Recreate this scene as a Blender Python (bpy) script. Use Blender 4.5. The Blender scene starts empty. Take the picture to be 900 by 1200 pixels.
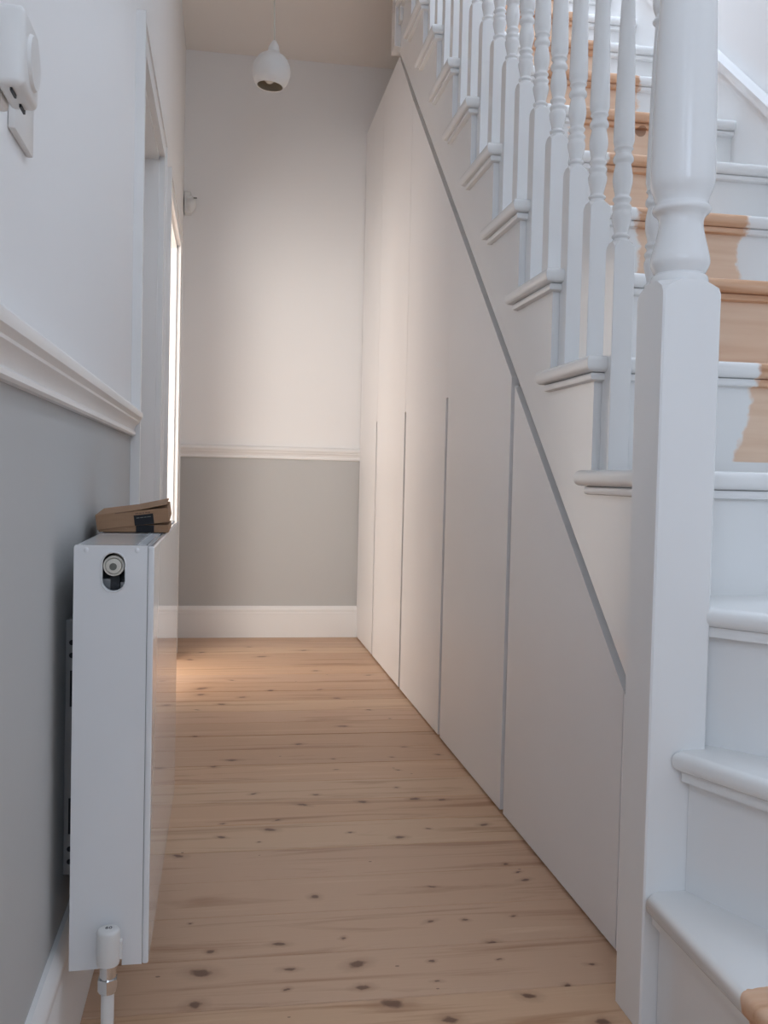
import bpy, bmesh, math, random
from mathutils import Matrix, Vector
random.seed(4)
PI = math.pi
sc = bpy.context.scene
COL = sc.collection

# ------------------------------------------------------------------ camera
cam_d = bpy.data.cameras.new('camera'); cam = bpy.data.objects.new('camera', cam_d); COL.objects.link(cam)
Rv = Vector((0.98583512, -0.16606987, 0.02345031)); Uv = Vector((-0.01728354, 0.03848209, 0.99910981)); Fv = Vector((0.16682446, 0.98536284, -0.03506672))
m = Matrix.Identity(4)
for i in range(3):
    m[i][0] = Rv[i]; m[i][1] = Uv[i]; m[i][2] = -Fv[i]
m[0][3], m[1][3], m[2][3] = 0, 0, 0.77
cam.matrix_world = m
cam_d.sensor_fit = 'HORIZONTAL'; cam_d.sensor_width = 36; cam_d.lens = 36 * 1120.92 / 900
cam_d.clip_start = 0.05
sc.camera = cam
# ------------------------------------------------------------------ world, light, exposure
w = bpy.data.worlds.new('world'); sc.world = w; w.use_nodes = True
bg = w.node_tree.nodes['Background']; bg.inputs[0].default_value = (0.62, 0.78, 1.0, 1); bg.inputs[1].default_value = 0.6
def area(name, loc, rot, sx, sy, power, color):
    l = bpy.data.lights.new(name, 'AREA'); l.shape = 'RECTANGLE'; l.size = sx; l.size_y = sy; l.energy = power; l.color = color
    o = bpy.data.objects.new(name, l); COL.objects.link(o); o.location = loc; o.rotation_euler = rot
    return o
area('daylight_front_door', (0.22, -1.74, 1.85), (PI/2, 0, 0), 0.72, 1.4, 9, (0.66, 0.80, 1.0))      # facing +Y
area('daylight_roof_window', (0.75, 2.3, 5.1), (0, 0, 0), 0.9, 1.7, 36, (0.68, 0.81, 1.0))             # facing down
area('stairwell_fill', (1.38, 1.7, 3.95), (0, PI/2+0.35, 0), 1.1, 1.5, 74, (0.70, 0.82, 1.0))            # added fill for the left wall, no window here; facing -X and a little down
area('front_left_fill', (-0.29, -0.35, 1.35), (0, -PI/2, 0), 1.9, 0.85, 7.5, (0.68, 0.81, 1.0))            # added fill to brighten the cupboards, in an unseen opening, facing +X
area('daylight_side_room', (-1.7, 3.66, 0.95), (0, -PI/2-0.15, 0), 1.6, 1.2, 14, (1.0, 0.94, 0.88))          # facing +X
area('back_wall_fill', (-0.95, 2.70, 1.05), Vector((0.62, 0.85, 0.12)).to_track_quat('-Z', 'Z').to_euler(), 0.9, 1.4, 25, (1.0, 0.95, 0.90))   # added second fill, slanting through the doorway at the back wall
sc.view_settings.view_transform = 'Standard'; sc.view_settings.look = 'None'; sc.view_settings.gamma = 1
sc.view_settings.exposure = 0.44
sc.view_settings.use_curve_mapping = False
sc.cycles.max_bounces = 10; sc.cycles.diffuse_bounces = 7

# ------------------------------------------------------------------ materials
def srgb(r, g, b):
    f = lambda c: (c/255/12.92) if c <= 10 else ((c/255+0.055)/1.055)**2.4
    return (f(r), f(g), f(b), 1)
class NT:
    def __init__(s, name, rough=0.5, color=None):
        s.m = bpy.data.materials.new(name); s.m.use_nodes = True; s.t = s.m.node_tree
        s.b = s.t.nodes['Principled BSDF']; s.b.inputs['Roughness'].default_value = rough
        if color: s.b.inputs['Base Color'].default_value = color
    def n(s, typ, **k):
        x = s.t.nodes.new(typ)
        for a, v in k.items(): setattr(x, a, v)
        return x
    def l(s, a, b): s.t.links.new(a, b)
    def math(s, op, a, b=None, clamp=False):
        x = s.n('ShaderNodeMath', operation=op); x.use_clamp = clamp
        for i, v in enumerate((a, b)):
            if v is None: continue
            if isinstance(v, (int, float)): x.inputs[i].default_value = v
            else: s.l(v, x.inputs[i])
        return x.outputs[0]
    def coord(s, scale=(1, 1, 1), loc=(0, 0, 0)):
        c = s.n('ShaderNodeTexCoord'); mp = s.n('ShaderNodeMapping'); mp.inputs['Scale'].default_value = scale; mp.inputs['Location'].default_value = loc
        s.l(c.outputs['Object'], mp.inputs[0]); return mp.outputs[0]
    def noise(s, vec, scale, detail=3, rough=0.5):
        x = s.n('ShaderNodeTexNoise'); x.inputs['Scale'].default_value = scale; x.inputs['Detail'].default_value = detail; x.inputs['Roughness'].default_value = rough
        s.l(vec, x.inputs['Vector']); return x.outputs['Fac']
    def mix(s, fac, a, b):
        x = s.n('ShaderNodeMix', data_type='RGBA')
        if isinstance(fac, (int, float)): x.inputs[0].default_value = fac
        else: s.l(fac, x.inputs[0])
        for i, v in ((6, a), (7, b)):
            if isinstance(v, tuple): x.inputs[i].default_value = v
            else: s.l(v, x.inputs[i])
        return x.outputs[2]
    def ramp(s, fac, stops):
        x = s.n('ShaderNodeValToRGB'); e = x.color_ramp.elements
        while len(e) < len(stops): e.new(0.5)
        for i, (p, c) in enumerate(stops): e[i].position = p; e[i].color = c
        s.l(fac, x.inputs[0]); return x.outputs[0]
    def bump(s, h, strength=0.1, dist=0.001):
        x = s.n('ShaderNodeBump'); x.inputs['Strength'].default_value = strength; x.inputs['Distance'].default_value = dist
        s.l(h, x.inputs['Height']); s.l(x.outputs[0], s.b.inputs['Normal'])
    def color(s, c): s.l(c, s.b.inputs['Base Color'])

def paint(name, col, rough=0.5, bumps=0.15, scale=60, var=0.03):
    t = NT(name, rough); v = t.coord()
    nz = t.noise(v, 2.3, 2)
    dark = tuple(c*(1-var*2) for c in col[:3]) + (1,)
    t.color(t.mix(nz, dark, col))
    t.bump(t.noise(v, scale, 4), bumps, 0.0006)
    return t.m
WHITE_WALL = (0.86, 0.85, 0.84, 1); GREY_WALL = (0.52, 0.52, 0.51, 1); TRIM = (0.85, 0.84, 0.825, 1)
def wall_mat():
    t = NT('two_tone_wall_paint', 0.85); v = t.coord()
    sp = t.n('ShaderNodeSeparateXYZ'); t.l(v, sp.inputs[0])
    fac = t.math('GREATER_THAN', sp.outputs[2], 0.875)
    nz = t.noise(v, 1.7, 2); 
    a = t.mix(nz, tuple(c*.95 for c in GREY_WALL[:3])+(1,), GREY_WALL); b = t.mix(nz, tuple(c*.97 for c in WHITE_WALL[:3])+(1,), WHITE_WALL)
    t.color(t.mix(fac, a, b)); t.bump(t.noise(v, 90, 4), 0.2, 0.0006)
    return t.m
M_WALL = wall_mat()
M_CEIL = paint('ceiling_paint', (0.84, 0.80, 0.76, 1), 0.9)
M_PLAIN = paint('white_wall_paint', WHITE_WALL, 0.85)
M_TRIM = paint('satin_trim_paint', TRIM, 0.38, 0.12, 40)
M_GLOSS = paint('gloss_stair_paint', (0.83, 0.83, 0.825, 1), 0.16, 0.25, 14)
M_CUP = paint('cupboard_lacquer', (0.85, 0.84, 0.84, 1), 0.42, 0.05, 80)
M_RECESS = paint('recess_grey_paint', (0.40, 0.40, 0.36, 1), 0.6)
M_RAD = paint('radiator_enamel', (0.80, 0.81, 0.82, 1), 0.035, 0.004, 90, 0.01); M_RAD.node_tree.nodes['Principled BSDF'].inputs['IOR'].default_value = 1.6
M_PLASTIC = paint('white_plastic', (0.78, 0.77, 0.75, 1), 0.35, 0.03)
M_PVC = paint('cream_plastic', (0.70, 0.67, 0.60, 1), 0.4, 0.03)
M_DARK = paint('dark_recess', (0.012, 0.014, 0.018, 1), 0.5)
M_STEEL = paint('galvanised_steel', (0.35, 0.36, 0.37, 1), 0.35); M_STEEL.node_tree.nodes['Principled BSDF'].inputs['Metallic'].default_value = 0.8
M_CHROME = paint('chrome', (0.72, 0.72, 0.72, 1), 0.18); M_CHROME.node_tree.nodes['Principled BSDF'].inputs['Metallic'].default_value = 1
M_LABEL = paint('black_print', (0.006, 0.006, 0.009, 1), 0.75)
M_INK = paint('brown_ink', (0.10, 0.05, 0.035, 1), 0.7)
M_HOLE = paint('fitting_grey', (0.16, 0.16, 0.14, 1), 0.5)
M_SHADE_IN = paint('shade_inside', (0.62, 0.56, 0.46, 1), 0.6)
M_GROUND = paint('subfloor', (0.10, 0.08, 0.06, 1), 0.9)

def card_mat():
    t = NT('cardboard', 0.8); v = t.coord((1, 1, 1))
    nz = t.noise(t.coord((30, 200, 200)), 1.0, 3)
    t.color(t.mix(nz, (0.27, 0.155, 0.085, 1), (0.36, 0.21, 0.12, 1)))
    wv = t.n('ShaderNodeTexWave'); wv.inputs['Scale'].default_value = 120; t.l(v, wv.inputs['Vector']); t.bump(wv.outputs['Fac'], 0.12, 0.0004)
    return t.m
M_CARD = card_mat()

# bare pine with knots; one shared group gives the grain, each plank adds its own knots
def plank_mat(idx, knots, y0):
    rnd = random.Random(idx*7+1)
    t = NT('pine_board', 0.42)
    g = t.coord((0.55, 7.0, 1), (rnd.uniform(0, 20), rnd.uniform(0, 20), 0))
    v = t.coord()
    warp = t.noise(g, 2.2, 3)
    wv = t.n('ShaderNodeTexNoise'); wv.inputs['Scale'].default_value = 3.2; wv.inputs['Detail'].default_value = 5; wv.inputs['Roughness'].default_value = 0.6; wv.inputs['Distortion'].default_value = 0.7
    t.l(g, wv.inputs['Vector'])
    fine = t.noise(t.coord((4, 160, 1), (idx, 0, 0)), 2.0, 3)
    a = rnd.choice([(0.64, 0.415, 0.262, 1), (0.67, 0.46, 0.30, 1), (0.58, 0.37, 0.235, 1), (0.62, 0.41, 0.275, 1)])
    dk = tuple(c*q for c, q in zip(a[:3], (0.66, 0.54, 0.45))) + (1,)
    lt = tuple(min(1, c*q) for c, q in zip(a[:3], (1.14, 1.22, 1.25))) + (1,)
    col = t.ramp(wv.outputs['Fac'], [(0.30, dk), (0.46, a), (0.60, a), (0.74, lt)])
    col = t.mix(t.math('MULTIPLY', fine, 0.22), col, dk)
    # scattered pin knots
    vo = t.n('ShaderNodeTexVoronoi'); vo.inputs['Scale'].default_value = 1.0
    t.l(t.coord((8, 13, 1), (rnd.uniform(0, 9), rnd.uniform(0, 9), 0)), vo.inputs['Vector'])
    col = t.mix(t.math('MULTIPLY', t.math('LESS_THAN', vo.outputs['Distance'], 0.03), 0.7), col, (0.13, 0.055, 0.03, 1))
    # the boards' own knots
    wn = t.n('ShaderNodeTexNoise'); wn.inputs['Scale'].default_value = 70; wn.inputs['Detail'].default_value = 2; t.l(v, wn.inputs['Vector'])
    off = t.n('ShaderNodeVectorMath', operation='SCALE'); off.inputs['Scale'].default_value = 0.012; t.l(wn.outputs['Color'], off.inputs[0])
    vv = t.n('ShaderNodeVectorMath', operation='ADD'); t.l(v, vv.inputs[0]); t.l(off.outputs[0], vv.inputs[1])
    for (kx, ky, s) in knots:
        ln = s*0.0052; wd = s*0.0030
        mp = t.n('ShaderNodeMapping', vector_type='TEXTURE'); mp.inputs['Location'].default_value = (kx+0.006, ky+0.006, 0.006)
        mp.inputs['Rotation'].default_value = (0, 0, rnd.uniform(-0.5, 0.5)); mp.inputs['Scale'].default_value = (ln*rnd.uniform(.8, 1.3), wd*rnd.uniform(.8, 1.5), 1)
        t.l(vv.outputs[0], mp.inputs[0])
        ln_ = t.n('ShaderNodeVectorMath', operation='LENGTH'); t.l(mp.outputs[0], ln_.inputs[0])
        halo = t.math('MULTIPLY', t.math('SUBTRACT', 1.0, t.math('MULTIPLY', ln_.outputs['Value'], 0.42), True), 0.62)
        col = t.mix(halo, col, (0.30, 0.155, 0.085, 1))
        core = t.math('MULTIPLY', t.math('MULTIPLY', t.math('SUBTRACT', 1.0, ln_.outputs['Value'], True), 2.2, True), 0.8)
        col = t.mix(core, col, (0.115, 0.045, 0.024, 1))
    t.color(col)
    t.bump(wv.outputs['Fac'], 0.12, 0.001)
    return t.m

def stair_mat(tone):
    # white gloss at the sides, a bare strip up the middle where a runner lay, ragged brushed edge
    t = NT('half_painted_stair', 0.3); c = t.n('ShaderNodeTexCoord'); v = c.outputs['Object']
    sp = t.n('ShaderNodeSeparateXYZ'); t.l(v, sp.inputs[0]); X, Y, Z = sp.outputs
    n1 = t.noise(v, 9, 4, 0.7); n2 = t.noise(v, 3.1, 1)
    jit = t.math('ADD', t.math('MULTIPLY', t.math('SUBTRACT', n1, 0.5), 0.11), t.math('MULTIPLY', t.math('SUBTRACT', n2, 0.5), 0.12))
    x = t.math('ADD', X, jit)
    left = t.math('MULTIPLY', t.math('SUBTRACT', x, 0.925), 90, True)
    right = t.math('MULTIPLY', t.math('SUBTRACT', 1.205, x), 90, True)
    up = t.math('GREATER_THAN', Z, 0.815)
    fac = t.math('MULTIPLY', t.math('MULTIPLY', left, right), up)
    low = t.math('MULTIPLY', t.math('LESS_THAN', t.math('ADD', Y, t.math('MULTIPLY', jit, 0.4)), 0.985), t.math('LESS_THAN', Z, 0.21))
    low = t.math('MULTIPLY', low, t.math('GREATER_THAN', Z, 0.165))
    fac = t.math('MAXIMUM', fac, low)
    gv = t.coord((3, 40, 40)); gr = t.noise(gv, 1.6, 4)
    wood = t.ramp(gr, [(0.3, tone[0]), (0.5, tone[1]), (0.7, tone[2])])
    vo = t.n('ShaderNodeTexVoronoi'); vo.inputs['Scale'].default_value = 5.5; t.l(v, vo.inputs['Vector'])
    wood = t.mix(t.math('MULTIPLY', t.math('LESS_THAN', vo.outputs['Distance'], 0.09), 0.7), wood, (0.22, 0.09, 0.04, 1))
    t.color(t.mix(fac, (0.80, 0.80, 0.79, 1), wood))
    t.l(t.math('ADD', t.math('MULTIPLY', fac, 0.4), 0.22), t.b.inputs['Roughness'])
    t.bump(t.noise(v, 16, 3), 0.25, 0.001)
    return t.m
M_STAIR = stair_mat([(0.50, 0.26, 0.14, 1), (0.66, 0.40, 0.25, 1), (0.70, 0.46, 0.31, 1)])
M_RISER = stair_mat([(0.72, 0.50, 0.35, 1), (0.76, 0.55, 0.40, 1), (0.79, 0.59, 0.44, 1)])

# ------------------------------------------------------------------ mesh helpers
def link(name, bm, mat, parent=None, smooth=None):
    me = bpy.data.meshes.new(name); bmesh.ops.recalc_face_normals(bm, faces=bm.faces); bm.to_mesh(me); bm.free()
    me.materials.append(mat)
    if smooth is not None:
        me.shade_smooth()
        me.set_sharp_from_angle(angle=math.radians(smooth))
    o = bpy.data.objects.new(name, me); COL.objects.link(o)
    if parent: o.parent = parent
    return o
def box(bm, x0, x1, y0, y1, z0, z1, bev=0, seg=2):
    r = bmesh.ops.create_cube(bm, size=1, matrix=Matrix.Translation(((x0+x1)/2, (y0+y1)/2, (z0+z1)/2)) @ Matrix.Diagonal((x1-x0, y1-y0, z1-z0, 1)))
    if bev:
        es = list({e for vv in r['verts'] for e in vv.link_edges})
        bmesh.ops.bevel(bm, geom=es, offset=bev, segments=seg, affect='EDGES', profile=0.5)
    return bm
def B(*a, **k): return box(bmesh.new(), *a, **k)
def prism(bm, pts, axis, a, b):
    """pts: 2D outline; axis: 0 -> (y,z) outline extruded along x from a to b; 1 -> (x,z) along y; 2 -> (x,y) along z"""
    def P(p, t):
        return {0: (t, p[0], p[1]), 1: (p[0], t, p[1]), 2: (p[0], p[1], t)}[axis]
    lo = [bm.verts.new(P(p, a)) for p in pts]; hi = [bm.verts.new(P(p, b)) for p in pts]
    n = len(pts); bm.faces.new(lo); bm.faces.new(hi[::-1])
    for i in range(n): bm.faces.new((lo[i], hi[i], hi[(i+1) % n], lo[(i+1) % n]))
    return bm
def Pz(*a): return prism(bmesh.new(), *a)
def lathe(bm, prof, cx, cy, seg=28, z0=0, mat=None, cap=True):
    rings = []
    for r, z in prof:
        rings.append([bm.verts.new((cx+r*math.cos(2*PI*i/seg), cy+r*math.sin(2*PI*i/seg), z0+z)) for i in range(seg)])
    for a, b in zip(rings, rings[1:]):
        for i in range(seg): bm.faces.new((a[i], a[(i+1) % seg], b[(i+1) % seg], b[i]))
    if cap: bm.faces.new(rings[0][::-1]); bm.faces.new(rings[-1])
    return bm
def smooth_prof(pts, n=4):
    """catmull-rom through (r, z)"""
    out = []
    for i in range(len(pts)-1):
        p0 = pts[max(i-1, 0)]; p1 = pts[i]; p2 = pts[i+1]; p3 = pts[min(i+2, len(pts)-1)]
        for k in range(n):
            t = k/n
            out.append(tuple(0.5*((2*p1[j])+(-p0[j]+p2[j])*t+(2*p0[j]-5*p1[j]+4*p2[j]-p3[j])*t*t+(-p0[j]+3*p1[j]-3*p2[j]+p3[j])*t**3) for j in range(2)))
    out.append(pts[-1]); return out
def cyl(bm, p0, p1, r, seg=16, r2=None):
    p0, p1 = Vector(p0), Vector(p1); d = p1-p0
    q = d.to_track_quat('Z', 'Y').to_matrix().to_4x4()
    bmesh.ops.create_cone(bm, cap_ends=True, segments=seg, radius1=r, radius2=r if r2 is None else r2, depth=d.length, matrix=Matrix.Translation((p0+p1)/2) @ q)
    return bm
def empty(name, loc=(0, 0, 0)):
    o = bpy.data.objects.new(name, None); COL.objects.link(o); o.location = loc; o.empty_display_size = 0.1; return o
def thing(name, label, cat, group=None):
    o = empty(name); tag(o, label, cat, group); return o
def tag(o, label, cat, group=None):
    o['label'] = label; o['category'] = cat
    if group: o['group'] = group
def struct(o): o['kind'] = 'structure'; return o

# ------------------------------------------------------------------ key dimensions
WL = -0.2; BW = 4.573; XC = 0.649; WR = 1.43; ZC = 2.722; TOP = 5.2; FY = -1.8
RISE = 0.2001; GO = 0.2314; N2 = 1.582; Z1 = 0.793
nose = lambda n: N2 + GO*(n-2)
tz = lambda n: Z1 + RISE*(n-1)
riser_y = lambda n: nose(n) + 0.026
DIAG = lambda y: 0.486 + 0.866*(y-1.461)

# ------------------------------------------------------------------ floor: one base and a board at a time
floor = struct(empty('floor'))
link('subfloor', B(-2.5, 1.6, FY-0.1, 4.75, -0.08, -0.022), M_GROUND, floor)
KN = [(-0.02, 1.477, 3), (-0.027, 1.388, 2.2), (-0.006, 1.54, 1.5), (0.105, 1.553, 1.8), (0.116, 1.47, 2), (0.109, 1.413, 1.3), (0.18, 1.723, 2), (-0.042, 1.644, 0.7), (0.224, 1.474, 2.6), (0.223, 1.404, 2.8), (0.259, 1.354, 3.6), (0.465, 1.35, 2.6), (0.534, 1.37, 1.4), (0.458, 1.515, 2), (0.596, 1.427, 1.6), (0.37, 1.603, 1.6), (0.433, 1.601, 1.1), (0.343, 1.469, 1.1), (0.339, 1.408, 1.2), (0.453, 1.461, 0.8), (0.212, 1.563, 1), (0.523, 1.607, 1.1), (0.334, 1.302, 2.5), (0.55, 1.27, 2), (0.087, 2.309, 1.5), (0.236, 2.288, 1.5), (0.198, 2.22, 2.4), (0.013, 2.115, 1.2), (0.134, 2.124, 1.6), (0.114, 2.068, 2.4), (0.01, 2.035, 1.6), (0.089, 1.999, 1.2), (-0.075, 1.944, 2.4), (0.287, 2.033, 1.2), (0.34, 2.226, 1.8), (0.47, 2.234, 3), (0.534, 2.222, 2), (0.389, 1.995, 2), (0.46, 2.039, 1.3), (0.404, 1.742, 1.4), (0.59, 1.752, 1.8), (0.588, 1.789, 1.2), (0.576, 1.832, 1.3), (0.441, 2.322, 1.2), (0.591, 2.05, 2), (0.229, 2.732, 2.6), (0.036, 2.59, 3), (-0.011, 2.538, 2), (0.01, 3.232, 3), (-0.068, 2.835, 1.6), (-0.07, 3.16, 1.5), (0.381, 2.916, 2.8), (0.543, 2.999, 0.9), (0.529, 2.677, 2), (0.475, 2.58, 1.4), (0.312, 2.579, 1.4), (0.608, 2.593, 2), (0.309, 2.483, 1.2), (0.472, 2.466, 1.2), (0.492, 3.118, 2), (-0.077, 4.185, 2.5), (0.129, 4.311, 2), (0.177, 4.078, 4), (-0.12, 4.021, 3), (0.045, 3.61, 2), (0.182, 3.428, 2.2), (0.081, 3.33, 2.8), (-0.06, 3.475, 4), (-0.062, 3.379, 3), (0.368, 4.217, 2.5), (0.378, 3.767, 3), (0.576, 3.674, 2), (0.36, 3.431, 2), (0.407, 3.294, 3)]
PW = 0.1465
plain_ms = [plank_mat(200+i, [], 0) for i in range(4)]
k = -22
while True:
    y0 = 1.370 + PW*k; y1 = y0 + PW
    if y0 > BW: break
    if y1 > FY:
        ks = [q for q in KN if y0-0.004 <= q[1] < y1-0.004]
        x1 = WR if y0 < 1.3 else 0.70
        x0 = -2.4 if y0 > 2.0 else WL-0.03
        mt = plank_mat(k+40, ks, y0) if ks else plain_ms[k % 4]
        dz = random.uniform(-0.0012, 0)
        b_ = B(x0, x1, max(y0, FY)+0.0009, min(y1, BW)-0.0009, -0.022, dz, bev=0.0012, seg=1)
        link('floor_board', b_, mt, floor)
    k += 1

# ------------------------------------------------------------------ walls
D1 = (2.156, 2.225, 2.92, 2.99); D2 = (3.22, 3.29, 4.03, 4.19); HEAD_IN = 1.70; HEAD_OUT = 1.765
def wall_left():
    bm = bmesh.new(); x0, x1 = WL-0.13, WL
    box(bm, x0, x1, FY-0.12, -0.80, 0, TOP); box(bm, x0, x1, 0.10, D1[1], 0, TOP); box(bm, x0, x1, -0.80, 0.10, 2.35, TOP)  # gap out of view behind the camera is added to let the left fill in
    box(bm, x0, x1, D1[2], D2[1], 0, TOP)
    box(bm, x0, x1, D2[2], BW+0.12, 0, TOP)
    box(bm, x0, x1, D1[1], D1[2], HEAD_IN, TOP)
    box(bm, x0, x1, D2[1], D2[2], HEAD_IN, TOP)
    return struct(link('wall_left', bm, M_WALL))
wall_left()
struct(link('wall_back', B(WL, WR+0.12, BW, BW+0.12, 0, TOP), M_WALL))
struct(link('wall_right', B(WR, WR+0.12, FY-0.12, BW, 0, TOP), M_PLAIN))
bm = bmesh.new(); y0, y1 = FY-0.12, FY
box(bm, WL, -0.16, y0, y1, 0, TOP); box(bm, 0.6, WR, y0, y1, 0, TOP); box(bm, -0.16, 0.6, y0, y1, 2.6, TOP); box(bm, -0.16, 0.6, y0, y1, 0, 1.1)
struct(link('wall_front', bm, M_WALL))
bm = bmesh.new()
box(bm, WL, 0.60, FY, BW, ZC, 2.95); box(bm, 0.60, WR, 3.76, BW, ZC, 2.95); box(bm, 0.60, WR, FY, 0.1, ZC, 2.95)
struct(link('ceiling', bm, M_CEIL))
bm = bmesh.new(); box(bm, WL-.13, WR+.12, FY-.12, 1.3, TOP, TOP+.1); box(bm, WL-.13, WR+.12, 3.3, BW+.12, TOP, TOP+.1)
box(bm, WL-.13, 0.25, 1.3, 3.3, TOP, TOP+.1); box(bm, 1.25, WR+.12, 1.3, 3.3, TOP, TOP+.1)
struct(link('ceiling', bm, M_CEIL))
# side room seen only as the light it sends through its doorway
bm = bmesh.new(); box(bm, -2.5, -2.4, 1.9, 4.8, 0, 2.6); box(bm, -2.4, -0.331, 4.7, 4.8, 0, 2.6); box(bm, -2.4, -0.331, 1.9, 2.0, 0, 2.6); box(bm, -2.5, -0.331, 1.9, 4.8, 2.5, 2.6)
struct(link('wall_beyond', bm, M_PLAIN))

bm = bmesh.new(); box(bm, -0.50, -0.48, -1.0, 0.3, 0, 2.5); box(bm, -0.48, -0.331, -1.0, -0.98, 0, 2.5); box(bm, -0.48, -0.331, 0.28, 0.3, 0, 2.5); box(bm, -0.50, -0.331, -1.0, 0.3, 2.5, 2.52)  # unseen enclosure round the added fill opening
struct(link('wall_beyond', bm, M_PLAIN))
# doors in the left wall
def architrave(dy, parent):
    bm = bmesh.new(); t = 0.018
    for (a, b, s) in ((dy[0], dy[1], 1), (dy[2], dy[3], -1)):
        fa, fb = (a+t, b) if s == 1 else (a, b-t)
        ba, bb = (a, a+t) if s == 1 else (b-t, b)
        box(bm, WL, WL+0.016, fa, fb, 0, HEAD_OUT-t); box(bm, WL, WL+0.020, ba, bb, 0, HEAD_OUT-t)
    box(bm, WL, WL+0.016, dy[1], dy[2], HEAD_IN, HEAD_OUT-t)
    box(bm, WL, WL+0.020, dy[0], dy[3], HEAD_OUT-t, HEAD_OUT)
    link('architrave', bm, M_TRIM, parent)
    bm = bmesh.new()
    box(bm, WL-0.13, WL, dy[1], dy[1]+0.012, 0, HEAD_IN); box(bm, WL-0.13, WL, dy[2]-0.012, dy[2], 0, HEAD_IN); box(bm, WL-0.13, WL, dy[1], dy[2], HEAD_IN-0.012, HEAD_IN)
    for a, b in ((dy[1]+0.012, dy[1]+0.024), (dy[2]-0.024, dy[2]-0.012)): box(bm, WL-0.075, WL-0.05, a, b, 0, HEAD_IN-0.012)
    box(bm, WL-0.075, WL-0.05, dy[1]+.012, dy[2]-.012, HEAD_IN-0.024, HEAD_IN-0.012)
    link('door_lining', bm, M_TRIM, parent)
d1 = struct(empty('door_1')); architrave(D1, d1)
lf = link('door_leaf', B(WL-0.125, WL-0.085, D1[1]+0.016, D1[2]-0.016, 0.006, HEAD_IN-0.016, bev=0.002), M_TRIM, d1)
for (za, zb) in ((0.2, 0.72), (0.86, 1.55)):
    for (ya, yb) in ((D1[1]+0.11, D1[1]+0.31), (D1[2]-0.31, D1[2]-0.11)):
        link('door_panel', B(WL-0.088, WL-0.079, ya, yb, za, zb, bev=0.006), M_TRIM, lf)
hd = bmesh.new(); cyl(hd, (WL-0.085, 2.30, 0.83), (WL-0.045, 2.30, 0.83), 0.009); bmesh.ops.create_uvsphere(hd, u_segments=16, v_segments=10, radius=0.024, matrix=Matrix.Translation((WL-0.035, 2.30, 0.83)))
link('door_knob', hd, M_CHROME, lf, 60)
d2 = struct(empty('door_2')); architrave(D2, d2)

# mouldings
def rail_profile(z, h, t):   # dado rail: rounded nose on top, two lesser rolls below
    pr = [(0, z), (t*0.30, z), (t*0.42, z+h*0.05), (t*0.42, z+h*0.14), (t*0.30, z+h*0.20), (t*0.34, z+h*0.30), (t*0.52, z+h*0.42), (t*0.72, z+h*0.50), (t*0.72, z+h*0.56), (t*0.80, z+h*0.60),
          (t*0.95, z+h*0.66), (t, z+h*0.76), (t*0.97, z+h*0.86), (t*0.8, z+h*0.94), (t*0.5, z+h*0.98), (0, z+h)]
    return pr
bm = bmesh.new(); prism(bm, [(WL+t, z) for t, z in rail_profile(0.850, 0.058, 0.026)], 1, 0.16, D1[0]-0.001)
struct(link('trim_1', bm, M_TRIM, None, 35))
bm = bmesh.new(); prism(bm, [(BW-t, z) for t, z in rail_profile(0.850, 0.060, 0.024)], 0, WL+0.0, XC+0.02)
struct(link('trim_2', bm, M_TRIM, None, 35))
def skirt_profile(h, t):
    return [(0, 0), (t, 0), (t, h*0.78), (t*0.86, h*0.80), (t*0.86, h*0.84), (t*0.95, h*0.87), (t*0.9, h*0.92), (t*0.55, h*0.97), (t*0.35, h), (0, h)]
bm = bmesh.new(); prism(bm, [(WL+t, z) for t, z in skirt_profile(0.175, 0.017)], 1, 0.16, D1[0]-0.001)
struct(link('baseboard_left', bm, M_TRIM, None, 35))
bm = bmesh.new(); prism(bm, [(WL+t, z) for t, z in skirt_profile(0.15, 0.014)], 1, D1[3], D2[0])
struct(link('baseboard_left', bm, M_TRIM, None, 35))
bm = bmesh.new(); prism(bm, [(BW-t, z) for t, z in skirt_profile(0.150, 0.018)], 0, WL, XC+0.02)
struct(link('baseboard_back', bm, M_TRIM, None, 35))

# front door glazing behind the camera
dr = struct(empty('window_1'))
bm = bmesh.new(); box(bm, -0.16, -0.11, FY-.1, FY-.02, 1.1, 2.6); box(bm, 0.55, 0.6, FY-.1, FY-.02, 1.1, 2.6); box(bm, -0.11, 0.55, FY-.1, FY-.02, 1.1, 1.15); box(bm, -0.11, 0.55, FY-.1, FY-.02, 2.55, 2.6); box(bm, .20, .24, FY-.1, FY-.02, 1.1, 2.6)
link('window_frame', bm, M_TRIM, dr)

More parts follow.
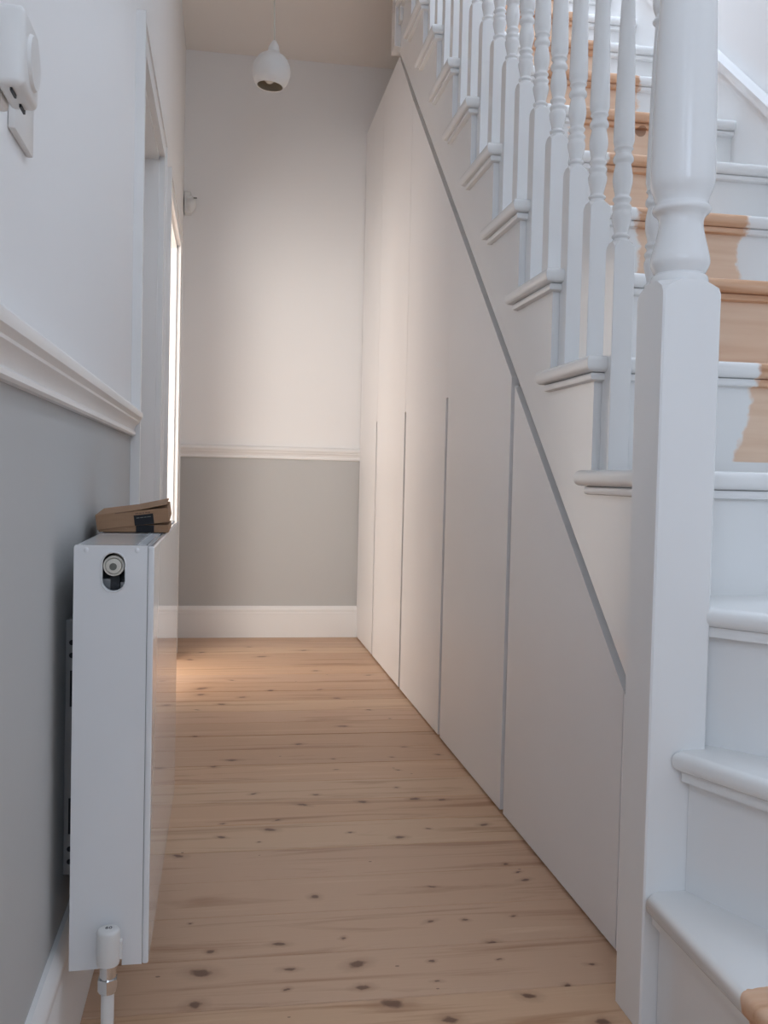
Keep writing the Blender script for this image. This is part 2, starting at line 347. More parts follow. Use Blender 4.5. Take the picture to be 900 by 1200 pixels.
# ------------------------------------------------------------------ cupboard under the stairs
cup = thing('understairs_cupboard', 'tall white fitted cupboard with handleless doors built in under the staircase', 'cupboard')
YS = [1.457, 2.110, 2.763, 3.416, 4.069, BW-0.004]
ZG = 1.012; GAP = 0.015; H = 0.0015; TOPZ = 2.409; DG = 0.050
dtop = lambda y: min(TOPZ, DIAG(y)-DG)
yap = 1.461 + (TOPZ+0.034-0.486)/0.866
for i in range(5):
    a, b = YS[i], YS[i+1]; ha = 0.0014 if i == 0 else (0.0004 if i == 2 else H); hb = 0.0004 if i == 1 else H
    pts = []
    # near side edge (y = a): finger-pull notch below ZG, hairline above
    if i == 0: pts += [(a+ha, 0.006)]
    else: pts += [(a+GAP*0.9, 0.006), (a+GAP*0.9, ZG)] + ([(a+ha, ZG)] if dtop(a) > ZG+.01 and i > 1 else [])
    if i == 1: pts = [(a+GAP*0.9, 0.006)]
    ytop0 = pts[-1][0]
    top = [(ytop0, dtop(ytop0))]
    far_ = b-GAP*0.9 if i < 4 else b-0.002
    hz = b-hb if i < 4 else b-0.002
    if i == 0: right = [(far_, dtop(far_)), (far_, 0.006)]
    elif i < 4: right = [(hz, dtop(hz)), (hz, ZG), (far_, ZG), (far_, 0.006)]
    else: right = [(hz, dtop(hz)), (hz, 0.006)]
    mid = [(yap, TOPZ)] if ytop0 < yap < right[0][0] else []
    outline = pts + top + mid + right
    bm = Pz(outline, 0, XC, XC+0.018)
    link('cupboard_door', bm, M_CUP, cup)
link('end_panel', Pz([(1.324, 0.006), (1.324, DIAG(1.324)-DG), (YS[0]-0.0014, DIAG(YS[0])-DG), (YS[0]-0.0014, 0.006)], 0, XC, XC+0.018), M_CUP, cup)
link('carcass', Pz([(1.3245, 0.0), (1.3245, DIAG(1.3245)-0.002), (yap-0.06, TOPZ-0.022), (BW-0.002, TOPZ-0.022), (BW-0.002, 0.0)], 0, XC+0.0185, XC+0.034), M_RECESS, cup)
link('cupboard_top', B(XC+0.035, WR-0.002, yap+0.02, BW-0.002, TOPZ-0.022, TOPZ-0.004), M_CUP, cup)

# ------------------------------------------------------------------ staircase
st = thing('staircase', 'white painted closed staircase with turned spindles, newel post and bare wood strip', 'staircase')
XS = 0.642; XI = 1.40; XO = 0.619
def rounded_slab(outline, z0, z1, round_edges, r=0.011, seg=4):
    """horizontal slab; the outline sides whose index is in round_edges get a bullnose"""
    bm = bmesh.new(); prism(bm, outline, 2, z0, z1); bm.verts.ensure_lookup_table()
    n = len(outline); es = []
    def near(v, p, z): return abs(v.co.x-p[0]) < 1e-5 and abs(v.co.y-p[1]) < 1e-5 and abs(v.co.z-z) < 1e-5
    for e in bm.edges:
        for i in round_edges:
            p, q = outline[i], outline[(i+1) % n]
            for z in (z0, z1):
                a, b = e.verts
                if (near(a, p, z) and near(b, q, z)) or (near(b, p, z) and near(a, q, z)): es.append(e)
    bmesh.ops.bevel(bm, geom=list(set(es)), offset=r, segments=seg, affect='EDGES', profile=0.5)
    return bm
TH = 0.028
for n in range(1, 12):
    y = nose(n); z = tz(n); yb = riser_y(n+1)+0.012
    if n == 1:
        ol = [(0.677, y), (XI, y), (XI, yb), (XS, yb), (XS, y+.283), (XO, y+.283), (XO, y), (0.64, y)]; rd = [0, 4, 5, 6, 7]
    else:
        ol = [(XO, y), (XI, y), (XI, yb), (XS, yb), (XS, y+.283), (XO, y+.283)]; rd = [0, 4, 5]
    if n == 1: ol = [(XO, y), (XI, y), (XI, yb), (XS, yb), (XS, y+.283), (XO, y+.283)]; rd = [0, 4, 5]
    t = link('tread', rounded_slab(ol, z-TH, z, rd), M_STAIR, st, 40)
    sm = bmesh.new()   # scotia below the nosing, front and return
    sc_ = [(XO+0.011, y+0.011), (XI, y+0.011), (XI, y+0.030), (XS+0.002, y+0.030), (XS+0.002, y+0.262), (XO+0.011, y+0.262)]
    bm2 = rounded_slab(sc_, z-TH-0.015, z-TH, [0, 4, 5], 0.006, 2)
    link('tread_moulding', bm2, M_STAIR, t, 40)
    # riser
    if n >= 1:
        zb = tz(n-1) if n > 1 else 0.6
        link('riser', B(XS+0.0201, XI, riser_y(n), riser_y(n)+0.012, zb-0.004, z-TH), M_RISER, st)
# landing
link('riser', B(XS+0.0201, XI, riser_y(12), riser_y(12)+0.012, tz(11)-0.004, tz(12)-TH), M_STAIR, st)
link('landing_nosing', rounded_slab([(XS, nose(12)), (XI, nose(12)), (XI, nose(12)+0.2), (XS, nose(12)+0.2)], tz(12)-TH, tz(12), [0]), M_STAIR, st, 40)
# outer string with sawtooth top
pts = [(1.325, DIAG(1.325)), (3.745, DIAG(3.745))]
for n in range(11, 0, -1):
    yb = riser_y(n+1) if n < 11 else 3.745
    pts += [(yb, tz(n)-TH), (riser_y(n) if n > 1 else 1.325, tz(n)-TH)]
# dedupe: between treads the line climbs along the riser
clean = []
for p in pts:
    if not clean or (abs(p[0]-clean[-1][0]) > 1e-6 or abs(p[1]-clean[-1][1]) > 1e-6): clean.append(p)
link('outer_string', Pz(clean, 0, XS, XS+0.02), M_GLOSS, st)
# string against the right wall with its cap
NL = lambda y: Z1 + (RISE/GO)*(y-nose(1))
ya, yb = 1.30, 3.9
link('wall_string', Pz([(ya, NL(ya)-0.35), (yb, NL(yb)-0.35), (yb, NL(yb)+0.09), (ya, NL(ya)+0.09)], 0, XI-0.004, WR-0.001), M_GLOSS, st)
link('string_cap', Pz([(ya, NL(ya)+0.09), (yb, NL(yb)+0.09), (yb, NL(yb)+0.118), (ya, NL(ya)+0.118)], 0, XI-0.014, WR-0.001), M_GLOSS, st)
link('wall_string', B(XI+0.004, WR-0.001, 0.45, 1.30, 0, 0.95), M_GLOSS, st)

# winders: three steps turning round the newel
def rdir(p, deg, L): return (p[0]+L*math.cos(math.radians(deg)), p[1]+L*math.sin(math.radians(deg)))
YF = 0.45
def cut(p, deg): return rdir(p, deg, (YF-p[1])/math.sin(math.radians(deg)))
def off(p, deg, d): return (p[0]+d*math.sin(math.radians(deg)), p[1]-d*math.cos(math.radians(deg)))   # to the right-hand side looking along deg
def winder(pr, deg, zlo, z, back, nose_pts=None, start=0.0):
    # riser line starts at pr heading deg
    end = cut(pr, deg); o = 0.027
    a, b = off(pr, deg, o), off(end, deg, o)
    if start: a = (a[0]-start*math.cos(math.radians(deg)), a[1]-start*math.sin(math.radians(deg)))
    return a, (b[0], YF), end
# step 1
r1a, r1b = (0.615, 1.236), (0.603, YF); 
ol = [(0.590, 1.228), (0.577, YF), (1.0, YF), (0.66, 1.26), (0.60, 1.24)]
t = link('tread', rounded_slab(ol, 0.2-TH, 0.2, [0, 4], 0.011), M_STAIR, st, 40)
link('tread_moulding', Pz([(0.601, 1.23), (0.588, YF), (0.62, YF), (0.63, 1.23)], 2, 0.2-TH-0.014, 0.2-TH), M_STAIR, t)
link('riser', Pz([(0.615, 1.236), (0.602, YF), (0.622, YF), (0.635, 1.236)], 2, 0, 0.2-TH), M_GLOSS, st)
# step 2
p2 = (0.652, 1.236); e2 = cut(p2, -68); a2, b2, _ = winder(p2, -68, 0, 0, 0, start=0.008)
ol = [a2, b2, (1.4, YF), (0.70, 1.30), (0.665, 1.26)]
t = link('tread', rounded_slab(ol, 0.4-TH, 0.4, [0, 4], 0.011), M_STAIR, st, 40)
q1, q2 = off(p2, -68, 0.016), off(e2, -68, 0.016)
link('tread_moulding', Pz([q1, (q2[0], YF), (e2[0]+.01, YF), (p2[0]+.01, p2[1])], 2, 0.4-TH-0.014, 0.4-TH), M_STAIR, t)
link('riser', Pz([p2, (e2[0], YF), (e2[0]+0.02, YF), (p2[0]+0.02, p2[1])], 2, 0.19, 0.4-TH), M_GLOSS, st)
# step 3
p3 = (0.676, 1.272); e3 = rdir(p3, -50, 0.92); a3 = off(p3, -50, 0.027); b3 = off(e3, -50, 0.027)
ol = [a3, b3, (XI, 0.62), (XI, 1.40), (0.676, 1.40)]
t = link('tread', rounded_slab(ol, 0.6-TH, 0.6, [0], 0.012), M_STAIR, st, 40)
q1, q2 = off(p3, -50, 0.016), off(e3, -50, 0.016)
link('tread_moulding', Pz([q1, q2, e3, p3], 2, 0.6-TH-0.014, 0.6-TH), M_STAIR, t)
link('riser', Pz([p3, e3, (e3[0]+.015, e3[1]+.01), (p3[0]+.015, p3[1]+.01)], 2, 0.39, 0.6-TH), M_GLOSS, st)
link('side_panel', Pz([(0.605, 0), (1.395, 0), (1.395, 0.372), (0.98, 0.372), (0.96, 0.172), (0.605, 0.172)], 1, YF+0.002, YF+0.02), M_GLOSS, st)

# newel post
NX, NY, NW = 0.5905, 1.237, 0.0855
cx, cy = NX+NW/2, NY+NW/2
np_ = empty('newel_post'); np_.parent = st
def square_block(bm, cx, cy, w, z0, z1, cham0=0, cham1=0):
    """square block; the corners of an end run out in a lamb's-tongue"""
    h = w/2; rings = []
    def ring(s, z, f=1.0):
        # f<1 blends towards an octagon / circle
        out = []
        for i in range(32):
            a = 2*PI*(i+0.5)/32
            c, s_ = math.cos(a), math.sin(a)
            k = 1/max(abs(c), abs(s_))
            r = h*((1-f)*1.0 + f*k)*s
            out.append(bm.verts.new((cx+r*c, cy+r*s_, z)))
        return out
    if cham0: rings += [ring(0.93, z0, 0.0), ring(1, z0+cham0*0.35, 0.45), ring(1, z0+cham0, 0.99)]
    else: rings += [ring(1, z0)]
    if cham1: rings += [ring(1, z1-cham1, 0.99), ring(1, z1-cham1*0.35, 0.45), ring(0.93, z1, 0.0)]
    else: rings += [ring(1, z1)]
    for a, b in zip(rings, rings[1:]):
        for i in range(32): bm.faces.new((a[i], a[(i+1) % 32], b[(i+1) % 32], b[i]))
    bm.faces.new(rings[0][::-1]); bm.faces.new(rings[-1])
bm = bmesh.new()
# corner columns: true square so the arrises stay crisp
def sq_post(bm, cx, cy, w, z0, z1, tip0=0.0, tip1=0.0, bev=0.0025):
    h = w/2
    c8 = lambda f: [(h, h*f), (h*f, h), (-h*f, h), (-h, h*f), (-h, -h*f), (-h*f, -h), (h*f, -h), (h, -h*f)]
    R = []
    def add(f, z, s=1): R.append([bm.verts.new((cx+x*s, cy+y*s, z)) for x, y in c8(f)])
    fb = 1-bev/h
    if tip0: add(0.42, z0, .97); add(fb*.86, z0+tip0*.5); add(fb, z0+tip0)
    else: add(fb, z0)
    if tip1: add(fb, z1-tip1); add(fb*.86, z1-tip1*.5); add(0.42, z1, .97)
    else: add(fb, z1)
    for a, b in zip(R, R[1:]):
        for i in range(8): bm.faces.new((a[i], a[(i+1) % 8], b[(i+1) % 8], b[i]))
    bm.faces.new(R[0][::-1]); bm.faces.new(R[-1])
sq_post(bm, cx, cy, NW, 0, 1.054, tip1=0.018)
link('newel_base', bm, M_GLOSS, np_, 28)
prof = smooth_prof([(0.0385, 1.050), (0.040, 1.056), (0.0385, 1.064), (0.0345, 1.067), (0.0365, 1.071), (0.0405, 1.080), (0.0410, 1.088), (0.0385, 1.100), (0.0335, 1.120), (0.0305, 1.136), (0.0315, 1.146), (0.0350, 1.151), (0.0395, 1.155),
    (0.0400, 1.160), (0.0370, 1.165), (0.0365, 1.169), (0.0385, 1.177), (0.0430, 1.188), (0.0447, 1.200), (0.0445, 1.23), (0.0425, 1.33), (0.0395, 1.43), (0.0365, 1.50), (0.0330, 1.53), (0.0365, 1.538), (0.0385, 1.546), (0.0360, 1.554), (0.031, 1.562),
    (0.029, 1.58), (0.034, 1.61), (0.0385, 1.625), (0.034, 1.64)], 3)
link('newel_turning', lathe(bmesh.new(), prof, cx, cy, 40), M_GLOSS, np_, 60)
bm = bmesh.new(); sq_post(bm, cx, cy, NW, 1.638, 1.86, tip0=0.018)
link('newel_head', bm, M_GLOSS, np_, 28)
link('newel_cap', lathe(bmesh.new(), smooth_prof([(0.030, 1.858), (0.050, 1.866), (0.050, 1.876), (0.030, 1.884), (0.024, 1.892), (0.038, 1.91), (0.044, 1.93), (0.036, 1.953), (0.012, 1.966), (0.002, 1.967)], 3), cx, cy, 32), M_GLOSS, np_, 60)

# spindles: two to a tread, turned part keeps its height above the pitch line
BX = 0.675; BWD = 0.038
HR = 0.83   # underside of handrail above the nosing line
def spindle(k):
    y = 1.588 + (GO/2)*(k-1) - (0.022 if k == 0 else 0); n = (k+1)//2 if k > 0 else 1
    if k % 2 == 0: n = k//2+1
    zt = tz(n); zs = 1.186 + (RISE/2)*(k-1) - (0.012 if k == 0 else 0)
    o = empty('spindle'); o.parent = st
    bm = bmesh.new(); sq_post(bm, BX, y, BWD, zt-0.002, zs+0.002, tip1=0.012, bev=0.0012); link('spindle_base', bm, M_GLOSS, o, 28)
    P = [(0.0155, 0), (0.0160, .003), (0.0150, .006), (0.0128, .008), (0.0128, .0095), (0.0155, .0115), (0.0155, .0145), (0.0122, .0175), (0.0120, .021), (0.0138, .030), (0.0168, .042), (0.0172, .050), (0.0150, .056), (0.0162, .060), (0.0170, .063), (0.0160, .066),
         (0.0135, .069), (0.0140, .073), (0.0162, .0765), (0.0150, .080), (0.0128, .083), (0.0138, .090), (0.0165, .102), (0.0172, .112), (0.0160, .124), (0.0140, .134), (0.0138, .138), (0.0172, .142), (0.0176, .147), (0.0160, .151), (0.0138, .155), (0.0142, .160),
         (0.0168, .163), (0.0155, .167), (0.0176, .175), (0.0182, .185), (0.0165, .25), (0.0142, .34), (0.0120, .405), (0.0112, .422), (0.0150, .427), (0.0158, .431), (0.0120, .435), (0.0115, .440), (0.0155, .452), (0.0160, .462), (0.0125, .474), (0.0160, .478), (0.0160, .484), (0.014, .488)]
    link('spindle_turning', lathe(bmesh.new(), smooth_prof([(r, zs+z) for r, z in P], 2), BX, y, 22), M_GLOSS, o, 60)
    top = NL(y)+HR
    bm = bmesh.new(); sq_post(bm, BX, y, BWD, zs+0.486, top+0.01, tip0=0.012, bev=0.0012); link('spindle_top', bm, M_GLOSS, o, 28)
for k in range(0, 19): spindle(k)
# handrail (above the frame) and the landing newel
hy0, hy1 = 1.31, 3.70
def hr(y, x, dz): return (x, y, NL(y)+HR+dz)
bm = bmesh.new(); prof2 = [(-.026, 0), (-.030, .012), (-.024, .022), (-.030, .034), (-.026, .048), (-.012, .056), (.012, .056), (.026, .048), (.030, .034), (.024, .022), (.030, .012), (.026, 0)]
A = [bm.verts.new(hr(hy0, BX+a, b)) for a, b in prof2]; Bv = [bm.verts.new(hr(hy1, BX+a, b)) for a, b in prof2]
bm.faces.new(A); bm.faces.new(Bv[::-1])
for i in range(12): bm.faces.new((A[i], Bv[i], Bv[(i+1) % 12], A[(i+1) % 12]))
link('handrail', bm, M_GLOSS, st, 50)
bm = bmesh.new(); sq_post(bm, 0.660, 3.705, 0.082, 2.422, 3.95, bev=0.003)
link('landing_newel', bm, M_GLOSS, st, 28)
link('landing_moulding', B(0.63, 0.642, 3.62, 3.66, 2.50, 3.0, bev=0.002), M_GLOSS, st)

# ------------------------------------------------------------------ radiator
rad = thing('radiator', 'white double panel radiator with flat front on the grey lower wall at left', 'radiator')
RX0, RX1, RY0, RY1, RZ0, RZ1 = -0.176, -0.081, 1.20, 1.86, 0.160, 0.681
# end panels with an oblong opening
def oblong(cx, cz, w, h, n=10):
    r = w/2; out = []
    for i in range(n+1): a = PI*i/n; out.append((cx+r*math.cos(a), cz+h/2-r+r*math.sin(a)))
    for i in range(n+1): a = PI+PI*i/n; out.append((cx+r*math.cos(a), cz-h/2+r+r*math.sin(a)))
    return out
def end_panel(y, out):
    bm = bmesh.new(); x0, x1 = RX0, RX1-0.008
    ox, oz = -0.1293, 0.6482
    hole = oblong(ox, oz, 0.0272, 0.047, 10)
    # notch at the bottom for the valve
    outer = [(x0, RZ0-0.004), (x0, RZ1-0.003), (x0+0.0015, RZ1), (x1, RZ1), (x1, RZ0), (x1-0.024, RZ0), (x1-0.024, RZ0+0.03), (x1-0.05, RZ0+0.03), (x1-0.05, RZ0-0.003)]
    vo = [bm.verts.new((x, y, z)) for x, z in outer]; vh = [bm.verts.new((x, y, z)) for x, z in hole]
    eo = [bm.edges.new((vo[i], vo[(i+1) % len(vo)])) for i in range(len(vo))]; eh = [bm.edges.new((vh[i], vh[(i+1) % len(vh)])) for i in range(len(vh))]
    bmesh.ops.triangle_fill(bm, edges=eo+eh, use_beauty=True)
    r = bmesh.ops.extrude_face_region(bm, geom=bm.faces[:])
    bmesh.ops.translate(bm, verts=[e for e in r['geom'] if isinstance(e, bmesh.types.BMVert)], vec=(0, 0.006, 0))
    o = link('end_panel', bm, M_RAD, rad)
    # pressed rim round the opening
    bm = bmesh.new(); ring_o = oblong(ox, oz, 0.0300, 0.0505, 10); ring_i = oblong(ox, oz, 0.0266, 0.0465, 10); rm = oblong(ox, oz, 0.0288, 0.0488, 10)
    n = len(ring_o)
    L = [[bm.verts.new((x, yy, z)) for x, z in rg] for rg, yy in ((ring_o, y), (rm, y-0.0016), (ring_i, y-0.0005), (ring_i, y+0.008))]
    for a, b in zip(L, L[1:]):
        for i in range(n): bm.faces.new((a[i], a[(i+1) % n], b[(i+1) % n], b[i]))
    link('vent_rim', bm, M_RAD, o, 50)
    return o
ep = end_panel(RY0, 1)
link('end_panel', B(RX0, RX1-0.008, RY1-0.006, RY1, RZ0, RZ1, bev=0.001), M_RAD, rad)
link('vent_recess', B(-0.147, -0.112, RY0+0.030, RY0+0.034, 0.61, 0.675), M_DARK, ep)
bm = bmesh.new(); box(bm, -0.1285-0.0055, -0.1285+0.0055, RY0+0.012, RY0+0.029, 0.6, 0.648)
link('vent_body', bm, M_DARK, ep)
bm = bmesh.new(); box(bm, -0.147, -0.1345, RY0+0.018, RY0+0.029, 0.6, 0.638); box(bm, -0.1225, -0.112, RY0+0.018, RY0+0.029, 0.6, 0.634)
link('vent_bracket', bm, M_STEEL, ep)
px_, pz_ = -0.1293, 0.6555
bm = lathe(bmesh.new(), [(0.0126, -0.020), (0.0126, 0.000), (0.0120, 0.0012), (0.0106, 0.0012), (0.0104, -0.0018), (0.0096, -0.0018), (0.0090, 0.0018), (0.0040, 0.0024), (0.002, 0.0024)], 0, 0, 32)
bmesh.ops.transform(bm, matrix=Matrix.Translation((px_, RY0+0.004, pz_)) @ Matrix.Rotation(PI/2, 4, 'X'), verts=bm.verts)
pl = link('bleed_valve', bm, M_PVC, ep, 30)
bm = bmesh.new(); cyl(bm, (px_-0.0006, RY0+0.003, pz_-0.0008), (px_-0.0006, RY0+0.0008, pz_-0.0008), 0.0044, 20)
link('valve_key', bm, M_HOLE, pl, 40)
# flat front and convector panels
link('front_panel', B(RX1-0.0078, RX1, RY0-0.0008, RY1, RZ0, RZ1-0.001, bev=0.0025, seg=3), M_RAD, rad)
link('back_panel', B(RX0+0.004, RX0+0.014, RY0+0.008, RY1-0.008, RZ0+0.004, RZ1-0.012), M_RAD, rad)
bm = bmesh.new()
for i in range(16):
    y = RY0+0.045+i*0.037; box(bm, RX0+0.015, RX1-0.010, y, y+0.0015, RZ0+0.02, RZ1-0.03)
fo = link('convector_fins', bm, M_RAD, rad); fo['kind'] = 'stuff'
# top cover with raised centre and a slotted grille at its front edge
bm = bmesh.new(); box(bm, RX0+0.001, RX1-0.024, RY0+0.007, RY1-0.007, RZ1-0.004, RZ1-0.0005, bev=0.001)
tg = link('top_cover', bm, M_RAD, rad)
link('top_seam', B(RX0+0.012, RX1-0.030, RY0+0.0095, RY0+0.0110, RZ1-0.0006, RZ1-0.0001), M_HOLE, tg)
bm = bmesh.new()
for i in range(34):
    y = RY0+0.010+i*0.019; box(bm, RX1-0.022, RX1-0.010, y, y+0.009, RZ1-0.003, RZ1-0.0008)
box(bm, RX1-0.0235, RX1-0.0220, RY0+0.006, RY1-0.006, RZ1-0.006, RZ1); box(bm, RX1-0.0105, RX1-0.0085, RY0+0.006, RY1-0.006, RZ1-0.006, RZ1)
g_ = link('top_grille', bm, M_RAD, rad); g_['kind'] = 'stuff'
link('grille_floor', B(RX1-0.022, RX1-0.010, RY0+0.008, RY1-0.008, RZ1-0.012, RZ1-0.010), M_DARK, rad)
for xx in (-0.1615, -0.1015):
    bm = bmesh.new(); bmesh.ops.create_uvsphere(bm, u_segments=16, v_segments=8, radius=1, matrix=Matrix.Translation((xx, RY0+0.001, RZ1-0.006)) @ Matrix.Diagonal((0.0036, 0.0018, 0.0042, 1)))
    link('pressed_clip', bm, M_RAD, rad, 60)
# wall bracket: perforated channel
for y in (1.30, 1.70):
    bo = link('wall_bracket', B(WL, WL+0.022, y, y+0.035, 0.235, 0.575, bev=0.001), M_STEEL, rad)
    for z in (0.545, 0.528, 0.27, 0.253):
        bm = bmesh.new(); cyl(bm, (WL+0.0085, y+0.001, z), (WL+0.0085, y-0.0006, z), 0.0036, 14); link('bracket_hole', bm, M_DARK, bo)
    link('bracket_slot', B(WL+0.0065, WL+0.0135, y-0.0006, y+0.001, 0.46, 0.508), M_DARK, bo)
    link('bracket_slot', B(WL+0.0065, WL+0.0135, y-0.0006, y+0.001, 0.29, 0.338), M_DARK, bo)
    link('bracket_arm', B(WL+0.02, RX0+0.004, y+0.004, y+0.03, 0.50, 0.53), M_STEEL, bo)

# valve and pipe
vx, vy = -0.127, 1.178
val = thing('radiator_valve', 'white capped lockshield valve with metal nut on a white pipe below the radiator', 'valve')
cap = link('valve_cap', lathe(bmesh.new(), smooth_prof([(0.0120, 0.174), (0.0138, 0.177), (0.0140, 0.204), (0.0137, 0.213), (0.0122, 0.2165), (0.0100, 0.2172)], 2), vx, vy, 32), M_PLASTIC, val, 40)
bm = bmesh.new(); cyl(bm, (vx, vy, 0.152), (vx, vy, 0.176), 0.0098, 24); cyl(bm, (vx, vy+0.002, 0.186), (vx+0.004, RY0+0.03, 0.186), 0.008, 16)
link('valve_body', bm, M_CHROME, val, 40)
bm = bmesh.new(); cyl(bm, (vx, vy, 0.143), (vx, vy, 0.157), 0.0128, 6); cyl(bm, (vx, vy, 0.140), (vx, vy, 0.144), 0.0108, 24)
link('compression_nut', bm, M_CHROME, val)
bm = bmesh.new(); cyl(bm, (vx, vy, -0.001), (vx, vy, 0.141), 0.0078, 24); link('pipe', bm, M_PLASTIC, val, 40)
bm = bmesh.new(); box(bm, vx+0.0130, vx+0.0165, vy-0.004, vy+0.004, 0.180, 0.203, bev=0.001); link('cap_clip', bm, M_PLASTIC, val)
def text(txt, size, mat, parent, M, name='lettering', depth=0.0003):
    cu = bpy.data.curves.new(name, 'FONT'); cu.body = txt; cu.size = size; cu.align_x = 'CENTER'; cu.align_y = 'CENTER'; cu.extrude = depth
    to = bpy.data.objects.new(name, cu); COL.objects.link(to)
    dg = bpy.context.evaluated_depsgraph_get(); me = bpy.data.meshes.new_from_object(to.evaluated_get(dg))
    bpy.data.objects.remove(to); me.materials.clear(); me.materials.append(mat); me.transform(M)
    o = bpy.data.objects.new(name, me); COL.objects.link(o); o.parent = parent; return o
text('60', 0.0085, M_LABEL, cap, Matrix.Translation((vx, vy+0.002, 0.2172)))

# ------------------------------------------------------------------ cardboard box on the radiator
bx = thing('cardboard_box', 'small flat brown cardboard box with black printed label on top of the radiator', 'box')
BM = Matrix.Translation((-0.181, 1.455, RZ1)) @ Matrix.Rotation(math.radians(1.5), 4, 'Z')
def place(bm, M): bmesh.ops.transform(bm, matrix=M, verts=bm.verts); return bm
W_, D_ = 0.105, 0.15
bm = bmesh.new(); box(bm, 0.002, W_-0.002, 0.003, D_-0.003, 0.0005, 0.012, bev=0.0006, seg=1)
link('box_tray', place(bm, BM), M_CARD, bx)
LM = BM @ Matrix.Translation((0, 0, 0.003)) @ Matrix.Rotation(math.radians(-7.5), 4, 'Y') @ Matrix.Rotation(math.radians(2.0), 4, 'X')
bm = bmesh.new(); box(bm, 0, W_, 0, D_, 0, 0.0215, bev=0.0009, seg=2)
lid = link('box_lid', place(bm, LM), M_CARD, bx)
bm = bmesh.new(); prism(bm, [(0.0, 0.0215), (0.055, 0.0218), (0.104, 0.0262), (0.104, 0.0272), (0.055, 0.0228), (0.0, 0.0223)], 1, 0.002, D_-0.004)
link('box_flap', place(bm, LM), M_CARD, lid)
bm = bmesh.new(); box(bm, 0.028, 0.056, -0.0002, 0.0016, 0.0214, 0.0219)
link('tear_slot', place(bm, LM), M_INK, lid)
bm = bmesh.new(); box(bm, 0.0545, 0.0825, -0.0005, 0.001, 0.0003, 0.0155)
lab = link('printed_label', place(bm, LM), M_LABEL, lid)
bm = bmesh.new(); box(bm, 0.0555, 0.0815, 0.0020, 0.004, 0.0006, 0.0115)
link('printed_label', place(bm, BM), M_LABEL, bx)
bm = bmesh.new()
for a, b in ((0.057, 0.062), (0.063, 0.0665), (0.0675, 0.070), (0.0715, 0.0745), (0.0755, 0.0785)): box(bm, a, b, -0.0003, 0.001, 0.0172, 0.0184)
p_ = link('faint_print', place(bm, LM), M_INK, lid)
bm = bmesh.new()
for a, b in ((0.058, 0.0625), (0.0635, 0.068), (0.069, 0.0725), (0.0735, 0.0790)): box(bm, a, b, -0.0007, 0.001, 0.0108, 0.0118)
p_ = link('faint_print', place(bm, LM), M_HOLE, lid)

# ------------------------------------------------------------------ wall devices at top left
th = thing('thermostat', 'white boxy room thermostat with round dial high on the left wall', 'thermostat')
TY0, TY1, TZ0, TZ1 = 0.753, 0.812, 1.053, 1.116
link('back_plate', B(WL, WL+0.028, TY0, TY1, TZ0, TZ1, bev=0.004, seg=3), M_PLASTIC, th, 40)
cv = link('cover', B(WL+0.0286, WL+0.050, TY0+0.001, TY1-0.001, TZ0+0.002, TZ1-0.002, bev=0.005, seg=4), M_PLASTIC, th, 40)
bm = bmesh.new(); cyl(bm, (WL+0.049, 0.785, 1.083), (WL+0.0525, 0.785, 1.083), 0.0215, 40, 0.0195); link('dial', bm, M_PLASTIC, th, 40)
for xa, ya in ((WL+0.0385, 0.769), (WL+0.0385, 0.802)):
    link('vent_slot', B(xa, xa+0.0016, ya-0.008, ya+0.008, TZ0-0.0004, TZ0+0.004), M_DARK, th)
sw = link('wall_plate', B(WL, WL+0.007, 0.934, 1.020, 1.083, 1.169, bev=0.002, seg=2), M_PLASTIC, None, 40)
tag(sw, 'thin white square plate on the left wall just behind the thermostat', 'wall plate')

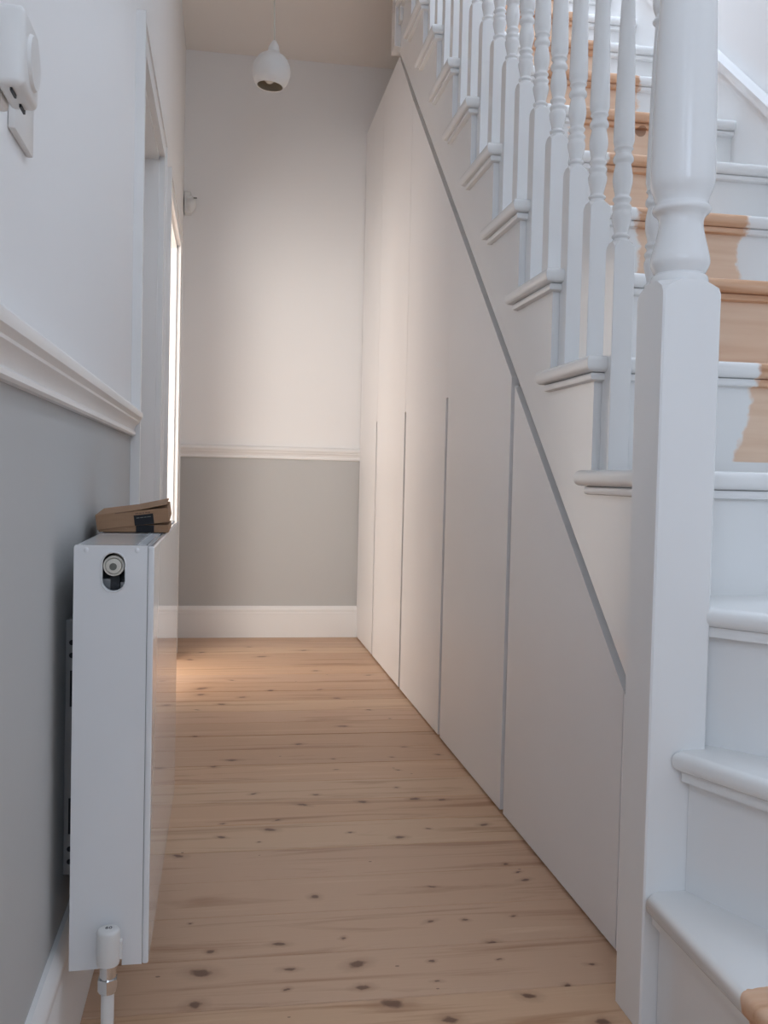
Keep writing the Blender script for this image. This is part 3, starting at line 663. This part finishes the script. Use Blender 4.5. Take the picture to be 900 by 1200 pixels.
# ------------------------------------------------------------------ motion sensor in the far corner
ps = thing('motion_sensor', 'small white motion sensor high up in the far left corner', 'sensor')
bm = bmesh.new(); box(bm, WL+0.004, WL+0.036, BW-0.055, BW-0.001, 1.965, 2.062, bev=0.006, seg=3); link('sensor_housing', bm, M_PLASTIC, ps, 40)
bm = bmesh.new(); bmesh.ops.create_uvsphere(bm, u_segments=24, v_segments=16, radius=1, matrix=Matrix.Translation((WL+0.036, BW-0.045, 2.008)) @ Matrix.Diagonal((0.024, 0.026, 0.036, 1)))
link('sensor_lens', bm, M_PLASTIC, ps, 60)
link('indicator_window', B(WL+0.046, WL+0.062, BW-0.0755, BW-0.072, 2.026, 2.031), M_HOLE, ps)

# ------------------------------------------------------------------ pendant lamp
PX, PY, PZ = 0.147, 3.5, 2.218
pd = thing('pendant_lamp', 'small white globe pendant lamp with open bottom hanging from the ceiling', 'lamp')
R_ = 0.068
outer = [(0.006, 0.106), (0.010, 0.100), (0.016, 0.090), (0.020, 0.078), (0.022, 0.066), (0.030, 0.059), (0.047, 0.048), (0.060, 0.030), (0.0675, 0.008), (0.0675, -0.012), (0.062, -0.034), (0.054, -0.048), (0.0475, -0.056)]
inner = [(0.0452, -0.055), (0.051, -0.046), (0.0588, -0.032), (0.064, -0.012), (0.064, 0.008), (0.057, 0.028), (0.044, 0.045), (0.020, 0.058)]
TM = Matrix.Translation((PX, PY, PZ)) @ Matrix.Rotation(math.radians(5), 4, 'Y')
bm = lathe(bmesh.new(), smooth_prof(outer, 3)+[(0.0452, -0.055)], 0, 0, 40, cap=False)
link('lamp_shade', place(bm, TM), M_PLASTIC, pd, 60)
bm = lathe(bmesh.new(), smooth_prof(inner, 3), 0, 0, 40, cap=False); bm.faces.new([v for v in bm.verts][-40:])
link('shade_lining', place(bm, TM), M_SHADE_IN, pd, 60)
bm = bmesh.new(); bmesh.ops.create_uvsphere(bm, u_segments=20, v_segments=12, radius=0.022, matrix=Matrix.Translation((-0.004, 0, -0.024))); cyl(bm, (0, 0, 0.01), (0, 0, 0.056), 0.013)
link('bulb', place(bm, TM), M_PVC, pd, 60)
bm = bmesh.new(); cyl(bm, (PX+0.009, PY, PZ+0.103), (PX, PY, ZC-0.01), 0.0028, 10); link('cord', bm, M_PVC, pd, 40)
bm = bmesh.new(); lathe(bm, [(0.045, ZC-0.001), (0.043, ZC-0.018), (0.02, ZC-0.03), (0.005, ZC-0.032)], PX, PY, 28); link('ceiling_rose', bm, M_PLASTIC, pd, 50)
